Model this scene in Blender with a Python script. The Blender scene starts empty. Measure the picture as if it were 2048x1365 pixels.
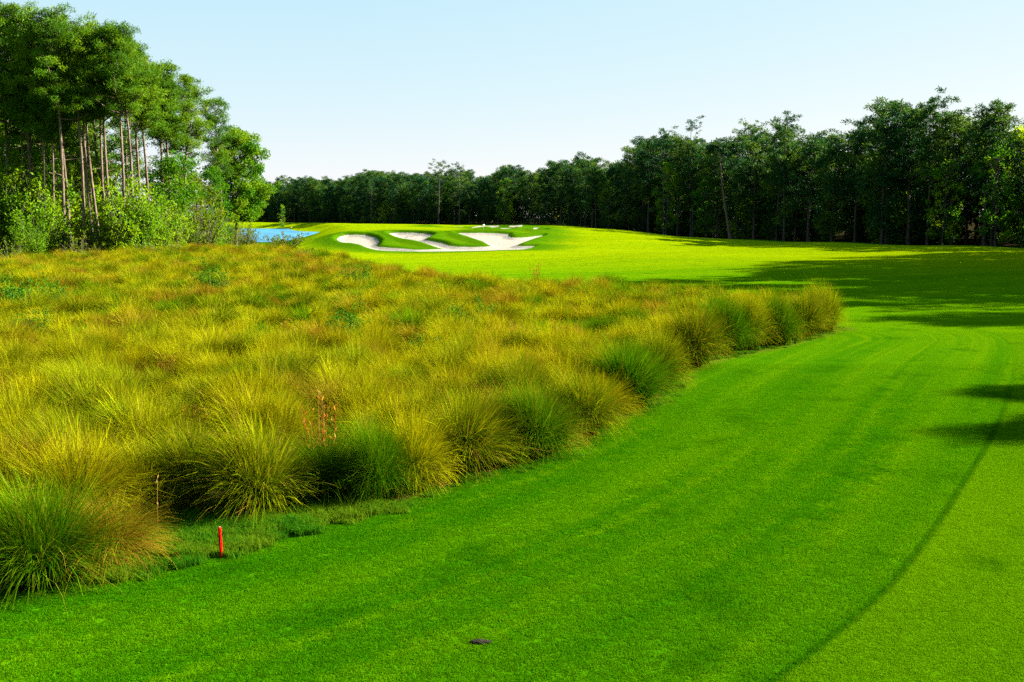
import bpy, math, random
import numpy as np
R = math.radians
scene = bpy.context.scene
COL = scene.collection
rng = np.random.default_rng(7)
random.seed(7)

# ------------------------------------------------------------------ camera
F = 1991.0; CX, CY = 1024.0, 682.5; HOR = 435.0; CAMZ = 5.0
PITCH = math.atan((CY-HOR)/F)
cam = bpy.data.cameras.new('camera'); cam.lens = 35; cam.sensor_width = 36
cam.clip_start = 0.1; cam.clip_end = 9000
camo = bpy.data.objects.new('camera', cam); COL.objects.link(camo)
camo.location = (0, 0, CAMZ); camo.rotation_euler = (R(90)-PITCH, 0, 0)
scene.camera = camo
cp, sp = math.cos(PITCH), math.sin(PITCH)
def ray(px, py):
    a = (px-CX)/F; b = (CY-py)/F
    return np.array([a, cp + b*sp, -sp + b*cp])
def P(px, py, z=0.0):
    """place a photo point on the level z"""
    d = ray(px, py); k = (z-CAMZ)/d[2]
    return (d[0]*k, d[1]*k)
def sstep(a, b, x):
    t = np.clip((x-a)/(b-a), 0, 1); return t*t*(3-2*t)

# ------------------------------------------------------------------ polygons
def sdf(poly, X, Y):
    """signed distance, negative inside"""
    P_ = np.asarray(poly, float); d = np.full(X.shape, 1e18); s = np.zeros(X.shape, bool)
    n = len(P_)
    for i in range(n):
        ax, ay = P_[i]; bx, by = P_[(i+1) % n]
        ex, ey = bx-ax, by-ay; wx, wy = X-ax, Y-ay
        t = np.clip((wx*ex+wy*ey)/(ex*ex+ey*ey+1e-12), 0, 1)
        dx, dy = wx-ex*t, wy-ey*t
        d = np.minimum(d, dx*dx+dy*dy)
        c = ((ay <= Y) != (by <= Y)) & (X < (bx-ax)*(Y-ay)/(by-ay+1e-12)+ax)
        s ^= c
    d = np.sqrt(d)
    return np.where(s, -d, d)
def line_dist(pts, X, Y):
    """signed distance to an open curve, positive on the right of its direction"""
    P_ = np.asarray(pts, float); best = np.full(X.shape, 1e18); sg = np.ones(X.shape)
    for i in range(len(P_)-1):
        ax, ay = P_[i]; bx, by = P_[i+1]
        ex, ey = bx-ax, by-ay; wx, wy = X-ax, Y-ay
        t = np.clip((wx*ex+wy*ey)/(ex*ex+ey*ey), 0, 1)
        if i == 0: t = np.minimum((wx*ex+wy*ey)/(ex*ex+ey*ey), 1)
        if i == len(P_)-2: t = np.maximum(t, np.minimum((wx*ex+wy*ey)/(ex*ex+ey*ey), 50) if True else t)
        dx, dy = wx-ex*t, wy-ey*t
        dd = dx*dx+dy*dy; cr = wx*ey-wy*ex
        m = dd < best
        best = np.where(m, dd, best); sg = np.where(m, np.sign(cr), sg)
    return np.sqrt(best)*sg
def smooth(pts, n=8):
    pts = [np.array(p, float) for p in pts]; out = []
    q = [2*pts[0]-pts[1]]+pts+[2*pts[-1]-pts[-2]]
    for i in range(1, len(q)-2):
        for k in range(n):
            t = k/n; a, b, c, d = q[i-1], q[i], q[i+1], q[i+2]
            out.append(.5*((2*b)+(-a+c)*t+(2*a-5*b+4*c-d)*t*t+(-a+3*b-3*c+d)*t**3))
    out.append(pts[-1]); return out

# ------------------------------------------------------------------ terrain
def base_h(X, Y):
    X = np.asarray(X, float); Y = np.asarray(Y, float)
    XL = -0.2*Y - 1.0
    lat = sstep(XL-9, XL+9, X)*(1-sstep(8, 50, X))
    ramp = 2.75*sstep(150, 192, Y) - 0.55*sstep(240, 300, Y)
    h = ramp*lat
    h = h + 2.1*sstep(430, 460, Y)*(1-lat)*(1-sstep(-60, 10, X))
    def g(x, y, sx, sy, a): return a*np.exp(-((X-x)/sx)**2-((Y-y)/sy)**2)
    h = h + g(-35, 206, 9, 6, .7) + g(2, 226, 4, 4, .7) + g(9, 228, 5, 4, .45)
    h = h + g(-42, 300, 12, 12, .3)
    h = h + .25*np.sin(X*.09+Y*.05)*sstep(60, 140, Y) + .12*np.sin(X*.21-Y*.13+1)*sstep(60, 140, Y)
    return h
def on_ground(px, py):
    """walk the ray of a photo point to the terrain"""
    d = ray(px, py); y = 100.0
    for y in np.arange(100, 700, .25):
        k = y/d[1]; z = CAMZ+d[2]*k
        if z <= base_h(d[0]*k, y): break
    return (d[0]*y/d[1], y)
Z2 = lambda x, y: (480+x/3.012, 300+y/3.012)
sand_px = [(583,540),(600,524),(640,514),(700,513),(760,515),(815,530),(840,552),(832,570),(826,586),(880,590),(950,593),(1060,603),
 (1150,601),(1225,597),(1160,580),(1100,564),(1050,554),(1000,547),(955,534),(930,524),(895,506),(920,501),(950,500),(1060,502),(1120,506),(1165,516),
 (1135,532),(1108,545),(1180,556),(1225,566),(1260,579),(1320,586),(1400,587),(1460,586),(1515,582),(1480,564),(1400,537),(1350,522),(1300,504),(1340,502),
 (1400,502),(1480,502),(1540,504),(1620,511),(1622,524),(1650,531),(1700,530),(1830,518),(1822,527),(1760,545),(1720,560),(1665,578),(1700,582),
 (1775,581),(1745,594),(1700,601),(1500,607),(1300,611),(1060,613),(900,610),(830,605),(780,594),(740,582),(690,574),(640,570),(600,556)]
SAND = [[on_ground(*Z2(*p)) for p in sand_px]]
for pl in ([(1110,458),(1150,454),(1185,457),(1185,463),(1140,465)], [(1240,457),(1290,453),(1350,456),(1345,464),(1290,465)],
           [(1395,468),(1440,460),(1480,456),(1560,452),(1560,462),(1500,470),(1430,473)], [(1620,466),(1635,455),(1660,451),(1705,453),(1700,465),(1660,469)],
           [(1512,476),(1570,473),(1640,475),(1640,486),(1590,489),(1540,486)], [(1722,480),(1770,470),(1812,470),(1800,480),(1760,484)],
           [(1762,486),(1800,483),(1842,484),(1840,492),(1790,493)]):
    SAND.append([on_ground(*Z2(*p)) for p in pl])
POND = [P(430,457.5,-.25), P(575,458,-.25), P(584,461.5,-.25), P(602,463.5,-.25), P(640,464.5,-.25), P(652,469,-.25), P(640,475,-.25), P(612,482,-.25),
        P(560,486,-.25), P(480,486,-.25), P(445,482,-.25)]
def sand_d(X, Y):
    d = np.full(X.shape, 50.0)
    m = (Y > 140) & (Y < 290) & (X > -60) & (X < 45)
    for pl in SAND: d[m] = np.minimum(d[m], sdf(pl, X[m], Y[m]))
    return d
def height(X, Y, sd=None):
    X = np.asarray(X, float); Y = np.asarray(Y, float)
    h = base_h(X, Y)
    if sd is None: sd = sand_d(X, Y)
    out = sstep(0, .7, sd)*np.exp(-(np.maximum(sd, 0)/3.5)**2)
    h = h + .45*out*sstep(151, 163, Y)*(1-sstep(205, 212, Y)) - .30*sstep(0, 1.2, -sd)*(1-.9*sstep(205, 212, Y))
    pd = sdf(POND, X, Y)
    h = np.where(pd < 14, h*sstep(-1, 14, pd) - 1.2*sstep(3, -6, pd) + 0, h)
    return h
def hz(x, y): return float(height(np.array([x]), np.array([y]))[0])

# meadow outline: near edge at foot height, far edge at grass-top height
near_edge_px = [(-420,1300),(-150,1215),(0,1184),(90,1170),(170,1160),(235,1110),(300,1062),(380,1040),(470,1040),(560,1042),(660,1020),(760,1016),(880,975),(980,945),(1110,908),
                (1200,858),(1250,835),(1330,790),(1370,742),(1440,716),(1540,696),(1620,675),(1685,655)]
far_edge_px = [(1700,612),(1600,590),(1500,573),(1400,570),(1290,563),(1050,552),(860,540),(760,519),(640,498),(560,490),(480,488),(300,500),(0,515),(-500,515)]
NEAR = smooth([P(*p) for p in near_edge_px], 4)
FAR = [P(a, b, 1.1) for a, b in far_edge_px]
MEADOW = [tuple(p) for p in NEAR]+FAR
GUIDE = smooth([P(*p) for p in [(-500,1400),(-200,1265),(0,1200),(250,1155),(500,1100),(800,1018),(1110,915),(1250,845),(1370,765),(1530,700),(1690,662),(1850,640),(1990,625)]], 4)
MOW = smooth([P(*p) for p in [(1380,1500),(1470,1440),(1560,1362),(1680,1260),(1780,1170),(1860,1070),(1925,970),(1980,880),(2015,800),(2030,740),(2028,700),(2000,672),(1950,652)]], 4)

def spans(*a):
    out = [a[0]]
    for k in range(1, len(a), 2):
        step, end = a[k], a[k+1]
        n = max(1, int(round((end-out[-1])/step)))
        out += list(np.linspace(out[-1], end, n+1)[1:])
    return np.array(out)
_ys = np.array([p[1] for p in MOW]); _xs = np.array([p[0] for p in MOW])
_o = np.argsort(_ys); MOW_X = [float(v) for v in np.interp(np.linspace(8, 46, 24), _ys[_o], _xs[_o])]
def stripe_s(X, Y):
    a = line_dist(GUIDE, X, Y); b = -line_dist(MOW, X, Y)
    w_ = np.clip(a/(np.maximum(a, 0)+np.maximum(b, 0)+.5), -1, 2)
    near = np.clip(w_*12, -40, 40); far = Y*.45-X*.25
    m_ = sstep(40, 52, Y)
    return near*(1-m_)+far*m_
xs = spans(-3000, 400, -600, 60, -200, 6, -110, 2, -46, .4, 30, 1.5, 110, 6, 200, 60, 600, 400, 3000)
ys = spans(-300, 30, -30, 4, 6, .5, 50, 1.0, 142, .4, 262, 2, 320, 5, 620, 60, 1200, 500, 5000)
GX, GY = np.meshgrid(xs, ys); nx, ny = len(xs), len(ys)
fx, fy = GX.ravel(), GY.ravel()
SD = sand_d(fx, fy)
HZ = height(fx, fy, SD)
def np_mesh(name, V, quads=None, tris=None, attrs=None, smoothf=False):
    me = bpy.data.meshes.new(name)
    V = np.ascontiguousarray(V, np.float32)
    nq = 0 if quads is None else len(quads); nt = 0 if tris is None else len(tris)
    loops = np.concatenate([a.ravel() for a in (quads, tris) if a is not None and len(a)]).astype(np.int32)
    me.vertices.add(len(V)); me.vertices.foreach_set('co', V.ravel())
    me.loops.add(len(loops)); me.loops.foreach_set('vertex_index', loops)
    st = np.concatenate([np.arange(nq)*4, nq*4+np.arange(nt)*3]).astype(np.int32)
    me.polygons.add(nq+nt); me.polygons.foreach_set('loop_start', st)
    me.polygons.foreach_set('use_smooth', np.full(nq+nt, smoothf))
    for k, v in (attrs or {}).items():
        a = me.attributes.new(k, 'FLOAT', 'POINT'); a.data.foreach_set('value', np.ascontiguousarray(v, np.float32))
    me.update(calc_edges=True); me.validate()
    return me
def link(name, me, mat=None, parent=None, loc=(0,0,0), **props):
    o = bpy.data.objects.new(name, me); COL.objects.link(o)
    if mat is not None and len(me.materials) == 0: me.materials.append(mat)
    if parent: o.parent = parent
    o.location = loc
    for k, v in props.items(): o[k] = v
    return o
def empty(name, loc, **props):
    o = bpy.data.objects.new(name, None); COL.objects.link(o); o.location = loc
    o.empty_display_size = .2
    for k, v in props.items(): o[k] = v
    return o
def copy_tree(root, loc, rz, sc, **props):
    r = root.copy(); COL.objects.link(r)
    r.location = loc; r.rotation_euler = (0, 0, rz); r.scale = sc if hasattr(sc, '__len__') else (sc, sc, sc)
    for k, v in props.items(): r[k] = v
    for ch in root.children:
        c = ch.copy(); COL.objects.link(c); c.parent = r
    return r

# ------------------------------------------------------------------ materials
class N:
    def __init__(s, name):
        s.m = bpy.data.materials.new(name); s.m.use_nodes = True; s.t = s.m.node_tree; s.t.nodes.clear()
        s.out = s.n('ShaderNodeOutputMaterial')
    def n(s, typ, **kw):
        x = s.t.nodes.new(typ)
        for k, v in kw.items():
            if k.startswith('i_'):
                x.inputs[k[2:].replace('_', ' ')].default_value = v
            else: setattr(x, k, v)
        return x
    def l(s, a, b): s.t.links.new(a, b)
    def put(s, sock, v):
        if isinstance(v, (int, float)): sock.default_value = v
        elif isinstance(v, (tuple, list)): sock.default_value = tuple(v)+((1,) if len(v) == 3 and len(sock.default_value) == 4 else ())
        else: s.l(v, sock)
    def attr(s, name): return s.n('ShaderNodeAttribute', attribute_name=name).outputs['Fac']
    def math(s, op, a, b=0.0, c=0.0, clamp=False):
        x = s.n('ShaderNodeMath', operation=op, use_clamp=clamp)
        s.put(x.inputs[0], a); s.put(x.inputs[1], b); s.put(x.inputs[2], c); return x.outputs[0]
    def mix(s, f, a, b, typ='MIX'):
        x = s.n('ShaderNodeMix', data_type='RGBA', blend_type=typ)
        s.put(x.inputs[0], f); s.put(x.inputs[6], a); s.put(x.inputs[7], b); return x.outputs[2]
    def rng(s, v, a, b, c=0.0, d=1.0, smooth=True):
        x = s.n('ShaderNodeMapRange', interpolation_type='SMOOTHSTEP' if smooth else 'LINEAR')
        s.put(x.inputs[0], v); s.put(x.inputs[1], a); s.put(x.inputs[2], b); s.put(x.inputs[3], c); s.put(x.inputs[4], d); return x.outputs[0]
    def noise(s, scale, detail=2, rough=.5, vec=None, dist=0.0, out='Fac'):
        x = s.n('ShaderNodeTexNoise'); x.inputs['Scale'].default_value = scale; x.inputs['Detail'].default_value = detail
        x.inputs['Roughness'].default_value = rough; x.inputs['Distortion'].default_value = dist
        if vec is not None: s.l(vec, x.inputs['Vector'])
        return x.outputs[out]
    def pos(s): return s.n('ShaderNodeNewGeometry').outputs['Position']
    def dim(s, c, a=.36): return s.mix(1, c, (a, a, a), 'MULTIPLY')
    def curve(s, v, x0, x1, ys_):
        # v in x0..x1 mapped through a table of values
        lo, hi = min(ys_), max(ys_); x = s.n('ShaderNodeFloatCurve'); cu = x.mapping.curves[0]; n_ = len(ys_)
        for i, y in enumerate(ys_):
            p = (i/(n_-1), (y-lo)/(hi-lo))
            if i == 0: cu.points[0].location = p
            elif i == n_-1: cu.points[-1].location = p
            else: cu.points.new(*p)
        x.mapping.update(); s.l(s.rng(v, x0, x1, 0, 1, False), x.inputs['Value'])
        return s.math('ADD', s.math('MULTIPLY', x.outputs[0], hi-lo), lo)
    def vmul(s, v, m):
        x = s.n('ShaderNodeVectorMath', operation='MULTIPLY'); s.l(v, x.inputs[0]); x.inputs[1].default_value = m; return x.outputs[0]

def leaf_mat(name, stops, trans=.35, spec=.25, pscale=.25, gain=1.0, rough=.6):
    """stops: colours from dark to light; variation per leaf, per object and over the place"""
    k = N(name)
    rnd = k.attr('rnd'); oi = k.n('ShaderNodeObjectInfo').outputs['Random']
    nz = k.noise(pscale, 2, .5, k.pos())
    v = k.math('ADD', k.math('MULTIPLY', rnd, .45), k.math('MULTIPLY', k.rng(nz, .3, .7), .35))
    v = k.math('ADD', v, k.math('MULTIPLY', oi, .3))
    r = k.n('ShaderNodeValToRGB'); k.l(v, r.inputs[0])
    cr = r.color_ramp
    while len(cr.elements) < len(stops): cr.elements.new(.5)
    for e, (p, c) in zip(cr.elements, stops): e.position = p; e.color = tuple(c)+(1,)
    lc = k.dim(r.outputs[0], .36*gain)
    d = k.n('ShaderNodeBsdfPrincipled'); k.l(lc, d.inputs['Base Color'])
    d.inputs['Roughness'].default_value = rough; d.inputs['Specular IOR Level'].default_value = spec
    t = k.n('ShaderNodeBsdfTranslucent'); k.l(k.mix(1, lc, (1.3, 1.15, .4), 'MULTIPLY'), t.inputs['Color'])
    mx = k.n('ShaderNodeMixShader'); mx.inputs[0].default_value = trans
    k.l(d.outputs[0], mx.inputs[1]); k.l(t.outputs[0], mx.inputs[2]); k.l(mx.outputs[0], k.out.inputs[0])
    return k.m
def blade_mat(name, root, mid, tip, dead, trans=.35, tip_at=.5, dead_amt=.3):
    k = N(name)
    t = k.attr('t'); rnd = k.attr('rnd'); oi = k.n('ShaderNodeObjectInfo').outputs['Random']
    nz = k.noise(.35, 2, .5, k.pos()); nz2 = k.noise(.09, 2, .5, k.pos())
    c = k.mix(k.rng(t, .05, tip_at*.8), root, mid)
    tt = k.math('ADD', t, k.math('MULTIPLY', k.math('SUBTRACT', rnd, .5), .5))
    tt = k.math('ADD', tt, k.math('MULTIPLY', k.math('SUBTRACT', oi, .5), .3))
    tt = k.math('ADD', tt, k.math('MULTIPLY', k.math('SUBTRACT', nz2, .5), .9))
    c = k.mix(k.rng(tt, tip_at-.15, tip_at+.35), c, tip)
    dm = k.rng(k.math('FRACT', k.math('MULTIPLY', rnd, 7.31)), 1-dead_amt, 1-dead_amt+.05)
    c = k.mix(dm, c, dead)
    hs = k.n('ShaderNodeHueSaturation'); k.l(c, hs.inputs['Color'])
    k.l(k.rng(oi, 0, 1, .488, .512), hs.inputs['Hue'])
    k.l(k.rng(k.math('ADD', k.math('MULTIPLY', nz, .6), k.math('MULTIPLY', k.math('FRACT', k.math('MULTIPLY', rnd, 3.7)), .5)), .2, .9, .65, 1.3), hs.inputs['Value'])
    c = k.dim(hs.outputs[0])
    d = k.n('ShaderNodeBsdfDiffuse'); k.l(c, d.inputs['Color'])
    tr = k.n('ShaderNodeBsdfTranslucent'); k.l(k.mix(1, c, (1.25, 1.15, .5), 'MULTIPLY'), tr.inputs['Color'])
    mx = k.n('ShaderNodeMixShader'); mx.inputs[0].default_value = trans
    k.l(d.outputs[0], mx.inputs[1]); k.l(tr.outputs[0], mx.inputs[2]); k.l(mx.outputs[0], k.out.inputs[0])
    return k.m
def plain(name, c1, c2, scale=4, rough=.8, spec=.3, bump=0, vec=None):
    if 'paint' not in name: c1, c2 = tuple(a*.42 for a in c1), tuple(a*.42 for a in c2)
    k = N(name); nz = k.noise(scale, 5, .6, k.vmul(k.pos(), vec) if vec else k.pos())
    d = k.n('ShaderNodeBsdfPrincipled'); cc = k.mix(k.rng(nz, .35, .65), c1, c2)
    if name == 'red_paint': cc = k.mix(k.rng(k.noise(70, 3, .7, k.pos()), .62, .68, 0, .7), cc, (.35, .12, .06)); cc = k.mix(k.rng(k.noise(25, 3, .7, k.pos()), .6, .75, 0, .5), cc, (.30, .005, .004))
    k.l(cc, d.inputs['Base Color'])
    d.inputs['Roughness'].default_value = rough; d.inputs['Specular IOR Level'].default_value = spec
    if bump:
        b = k.n('ShaderNodeBump'); b.inputs['Strength'].default_value = bump; b.inputs['Distance'].default_value = .05
        k.l(nz, b.inputs['Height']); k.l(b.outputs[0], d.inputs['Normal'])
    k.l(d.outputs[0], k.out.inputs[0]); return k.m

def turf_colour(k, edg, mow, Yc, pos, big, med, gain=1.0):
    # mowing stripes run beside the bed edge
    cv = k.n('ShaderNodeCombineXYZ'); k.l(k.math('ADD', edg, k.math('MULTIPLY', k.math('SUBTRACT', med, .5), .35)), cv.inputs[0])
    k.l(k.math('MULTIPLY', Yc, .03), cv.inputs[1])
    xz = k.n('ShaderNodeSeparateXYZ'); k.l(pos, xz.inputs[0])
    lx = k.math('SUBTRACT', xz.outputs[0], k.curve(Yc, 8, 46, MOW_X))
    lx = k.math('ADD', lx, k.math('MULTIPLY', k.math('SUBTRACT', k.noise(5, 2, .5, pos), .5), .06))
    st = k.noise(.55, 2, .6, cv.outputs[0]); st2 = k.noise(2.6, 2, .5, cv.outputs[0])
    far = k.rng(k.math('ADD', Yc, k.math('MULTIPLY', k.math('SUBTRACT', big, .5), 30)), 12, 62)  # turf yellows with distance: the against-the-light look is put into the colour
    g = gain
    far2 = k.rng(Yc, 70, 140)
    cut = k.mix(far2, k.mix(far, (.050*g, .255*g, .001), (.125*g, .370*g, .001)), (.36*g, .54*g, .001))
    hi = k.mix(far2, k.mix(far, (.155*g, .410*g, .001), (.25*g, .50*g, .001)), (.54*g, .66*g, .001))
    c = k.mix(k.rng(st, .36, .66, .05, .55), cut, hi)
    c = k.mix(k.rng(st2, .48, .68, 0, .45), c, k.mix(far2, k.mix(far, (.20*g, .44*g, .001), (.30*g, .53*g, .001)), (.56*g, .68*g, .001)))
    fair = k.mix(k.rng(st2, .3, .7), (.125*g, .335*g, .001), (.195*g, .42*g, .001))
    fm = k.math('MULTIPLY', k.rng(lx, -.03, .08), k.rng(Yc, 46, 40))
    c = k.mix(k.math('MULTIPLY', fm, .85), c, fair)
    ln = k.math('MULTIPLY', k.rng(k.math('ABSOLUTE', lx), .03, .13, 1, 0), k.rng(Yc, 34, 20, .12, 1))
    c = k.mix(k.math('MULTIPLY', ln, .5), c, (.010, .11*g, .001))
    c = k.mix(k.rng(med, .5, .75, 0, .3), c, (.15*g, .33*g, .001))
    return k.mix(k.rng(med, .48, .28, 0, .5), c, (.02*g, .15*g, .001))
def ground_mat():
    k = N('ground_turf'); pos = k.pos()
    xyz = k.n('ShaderNodeSeparateXYZ'); k.l(pos, xyz.inputs[0]); Yc = xyz.outputs[1]
    mea, mow, edg, snd, tre = (k.attr(a) for a in ('meadow', 'mow', 'edge', 'sand', 'wood'))
    big = k.noise(.06, 3, .5, pos); med = k.noise(.6, 4, .6, pos); fine = k.noise(16, 3, .7, pos); vfine = k.noise(55, 2, .7, pos)
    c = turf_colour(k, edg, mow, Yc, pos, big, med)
    # rough near the trees and round the bunkers
    rg = k.math('MAXIMUM', k.rng(k.math('ADD', tre, k.math('MULTIPLY', med, 4)), 17, 10), k.math('MULTIPLY', k.rng(snd, 9, 1.5), .85))
    c = k.mix(rg, c, k.mix(fine, (.035, .19, .002), (.10, .32, .003)))
    # grain
    c = k.mix(k.rng(fine, .3, .7, .35, 0), c, (.006, .075, .002))
    c = k.mix(k.rng(vfine, .6, .78, 0, .35), c, (.26, .40, .01))
    # planting bed under the tussocks
    em = k.math('ADD', mea, k.math('MULTIPLY', k.math('SUBTRACT', med, .5), .9))
    bed = k.mix(k.rng(k.noise(3, 4, .6, pos), .4, .65), (.030, .045, .006), (.15, .11, .02))
    bedn = k.mix(k.rng(k.noise(9, 3, .6, pos), .45, .6), (.09, .045, .015), (.20, .10, .03))
    bed = k.mix(k.math('MULTIPLY', k.rng(em, -1.1, -.3), k.rng(k.noise(.5, 2, .5, pos), .42, .58)), bed, bedn)
    c = k.mix(k.rng(em, .12, -.12), c, bed)
    c = k.mix(k.math('MULTIPLY', k.rng(em, .7, .1), k.rng(em, -.05, .1)), c, (.16, .26, .01))
    # leaf litter in the woods
    c = k.mix(k.rng(k.math('ADD', tre, k.math('MULTIPLY', med, 3)), 3.5, 1.0), c, (.06, .05, .02))
    sandc = k.mix(k.noise(1.5, 4, .6, pos), (.80, .72, .60), (.60, .54, .45))
    c = k.mix(k.rng(k.math('ADD', snd, k.math('MULTIPLY', k.math('SUBTRACT', med, .5), .3)), .06, -.06), c, sandc)
    c = k.dim(c)
    d = k.n('ShaderNodeBsdfDiffuse'); k.l(c, d.inputs['Color']); d.inputs['Roughness'].default_value = .6
    b = k.n('ShaderNodeBump'); b.inputs['Strength'].default_value = .8; b.inputs['Distance'].default_value = .035
    k.l(k.math('ADD', k.math('ADD', fine, k.math('MULTIPLY', vfine, .5)), k.math('MULTIPLY', med, 2.2)), b.inputs['Height']); k.l(b.outputs[0], d.inputs['Normal'])
    k.l(d.outputs[0], k.out.inputs[0]); return k.m

# ------------------------------------------------------------------ tree line path (front of the woods)
TL = smooth([(-190,660),(-135,600),(-90,520),(-50,440),(-14,402),(12,372),(31,300),(47,258),(60,222),(73,194),(90,172),(97,150)], 6)
TR = smooth([(97,150),(86,128),(76,112),(67,98),(64,84),(65,70),(68,58)], 4)
LW = smooth([P(-500,528),(P(-200,528)), P(0,526), P(130,524), P(250,520), P(370,508), P(445,494), P(500,489), P(520,482)], 4)
M_ground = ground_mat()
Xm = fx; Ym = fy
tree_d = np.minimum(line_dist([tuple(p) for p in TL]+[tuple(p) for p in TR][1:], Xm, Ym), 60)
leftwood = np.minimum(line_dist(LW, Xm, Ym), 60)
wood = np.minimum(tree_d, np.where((Ym < 205) & (Xm < -25), leftwood, 60))
quads = (np.arange(nx-1)[None, :]+np.arange(ny-1)[:, None]*nx).ravel()
quads = np.stack([quads, quads+1, quads+1+nx, quads+nx], 1)
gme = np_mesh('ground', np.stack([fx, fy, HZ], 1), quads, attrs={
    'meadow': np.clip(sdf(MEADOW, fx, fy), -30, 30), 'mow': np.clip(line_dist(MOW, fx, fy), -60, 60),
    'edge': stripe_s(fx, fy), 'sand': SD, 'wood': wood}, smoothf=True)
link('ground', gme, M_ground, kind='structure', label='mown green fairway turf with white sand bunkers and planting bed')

# water
kw = N('pond_water'); wv = kw.noise(.35, 5, .7, kw.vmul(kw.pos(), (.6, .22, 1)))
d = kw.n('ShaderNodeBsdfPrincipled'); kw.l(kw.mix(kw.rng(wv, .42, .66), (.002, .07, .18), (.03, .21, .32)), d.inputs['Base Color'])  # reflected sky and dark ripples are put into the base colour
d.inputs['Roughness'].default_value = .35; d.inputs['Specular IOR Level'].default_value = .35
b = kw.n('ShaderNodeBump'); b.inputs['Strength'].default_value = 1; b.inputs['Distance'].default_value = .6
kw.l(wv, b.inputs['Height']); kw.l(b.outputs[0], d.inputs['Normal']); kw.l(d.outputs[0], kw.out.inputs[0])
wp = np.array([(-150,205,-.25),(-30,205,-.25),(-30,470,-.25),(-150,470,-.25)])
link('water', np_mesh('water', wp, np.array([[0,1,2,3]])), kw.m, kind='structure', label='blue rippled pond water beyond the meadow')

# ------------------------------------------------------------------ tussocks
def tussock_mesh(name, seed, n, Rr, Ht, width=.0042, stray=.10, seg=5, droop=1.0, root=.28, lean=.0, heads=.0):
    r = np.random.default_rng(seed)
    phi = r.uniform(0, 2*np.pi, n)
    rr = np.sqrt(r.uniform(0, 1, n))*root
    bx, by = rr*np.cos(phi+r.normal(0, .3, n)), rr*np.sin(phi+r.normal(0, .3, n))
    u = r.uniform(0, 1, n)
    L = Ht*(1.18-.12*u)*r.uniform(.72, 1.12, n)
    a0 = R(5)+R(34)*u*r.uniform(.6, 1.2, n)
    bend = (R(30)+R(80)*u**1.4*r.uniform(.5, 1.25, n))*droop
    # clumped locks make the outline uneven
    nl = 26; lock = r.integers(0, nl, n); lp = r.uniform(0, 2*np.pi, nl); la = r.normal(0, .16, nl); ll = r.uniform(.82, 1.14, nl)
    phi = np.where(r.uniform(0, 1, n) < .7, lp[lock]+r.normal(0, .22, n), phi)
    a0 = a0+la[lock]; L = L*ll[lock]
    st_ = r.uniform(0, 1, n) < stray; bend = np.where(st_, bend*r.uniform(.2, 2.0, n), bend); a0 = np.where(st_, a0+r.normal(0, .3, n), a0); L = np.where(st_, L*r.uniform(.6, 1.25, n), L)
    wind = r.uniform(.05, .28); wa = r.uniform(-.6, .6)
    ns = seg+1; T = np.linspace(0, 1, ns)
    pts = np.zeros((n, ns, 3)); pts[:, 0, 0] = bx; pts[:, 0, 1] = by
    dh = np.stack([np.cos(phi), np.sin(phi)], 1)
    for i in range(1, ns):
        tm = (T[i]+T[i-1])/2
        a = a0+bend*tm**1.5
        ds = L/seg
        pts[:, i, 0] = pts[:, i-1, 0]+ds*np.sin(a)*dh[:, 0]+ds*wind*math.cos(wa)*tm
        pts[:, i, 1] = pts[:, i-1, 1]+ds*np.sin(a)*dh[:, 1]+ds*wind*math.sin(wa)*tm
        pts[:, i, 2] = np.maximum(pts[:, i-1, 2]+ds*np.cos(a), .02*r.uniform(.5, 1.5, n))
    tw = phi+np.pi/2+r.normal(0, .6, n)
    side = np.stack([np.cos(tw), np.sin(tw), r.normal(0, .25, n)], 1)
    w = width*r.uniform(.6, 1.4, n)[:, None]*(1-T[None, :]**1.6*.85)
    w *= np.where(r.uniform(0, 1, n) < .10, 2.0, 1)[:, None]
    if heads: # feathery tip: the last third widens slightly
        hm = r.uniform(0, 1, n) < heads
        w[hm, -2] *= 2.6; w[hm, -1] *= 1.2
    A = pts-side[:, None, :]*w[:, :, None]; B = pts+side[:, None, :]*w[:, :, None]
    V = np.stack([A, B], 2).reshape(-1, 3)
    base = np.arange(n)[:, None]*ns*2+np.arange(seg)[None, :]*2
    q = np.stack([base, base+1, base+3, base+2], -1).reshape(-1, 4)
    t = np.repeat(np.tile(T, (n, 1))[:, :, None], 2, 2).ravel()
    rnd = np.repeat(r.uniform(0, 1, n), ns*2)
    return np_mesh(name, V, q, attrs={'t': t, 'rnd': rnd})

M_gold = blade_mat('grass_gold', (.026, .040, .003), (.14, .24, .002), (.50, .50, .004), (.40, .31, .03), tip_at=.42, dead_amt=.14, trans=.3)  # dark roots of gold, olive, green: thatch plus inner shade put into colour
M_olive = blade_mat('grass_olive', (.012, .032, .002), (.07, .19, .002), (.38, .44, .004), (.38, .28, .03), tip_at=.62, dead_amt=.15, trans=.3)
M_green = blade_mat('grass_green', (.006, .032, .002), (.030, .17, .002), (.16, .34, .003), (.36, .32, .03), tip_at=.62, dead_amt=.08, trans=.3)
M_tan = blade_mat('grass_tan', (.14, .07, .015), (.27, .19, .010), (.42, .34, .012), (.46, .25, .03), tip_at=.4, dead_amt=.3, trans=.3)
KINDS = {}
def make_kind(kind, mat, nvar, n, **kw):
    KINDS[kind] = []
    for i in range(nvar):
        me = tussock_mesh('tussock_'+kind, 100+len(KINDS)*31+i, n, .8, 1.3, **kw); me.materials.append(mat); KINDS[kind].append(me)
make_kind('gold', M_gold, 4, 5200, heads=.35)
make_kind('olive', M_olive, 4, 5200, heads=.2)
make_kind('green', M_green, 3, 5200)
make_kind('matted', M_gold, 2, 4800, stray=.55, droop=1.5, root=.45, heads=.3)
make_kind('tan', M_tan, 1, 3200, droop=1.25)
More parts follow.
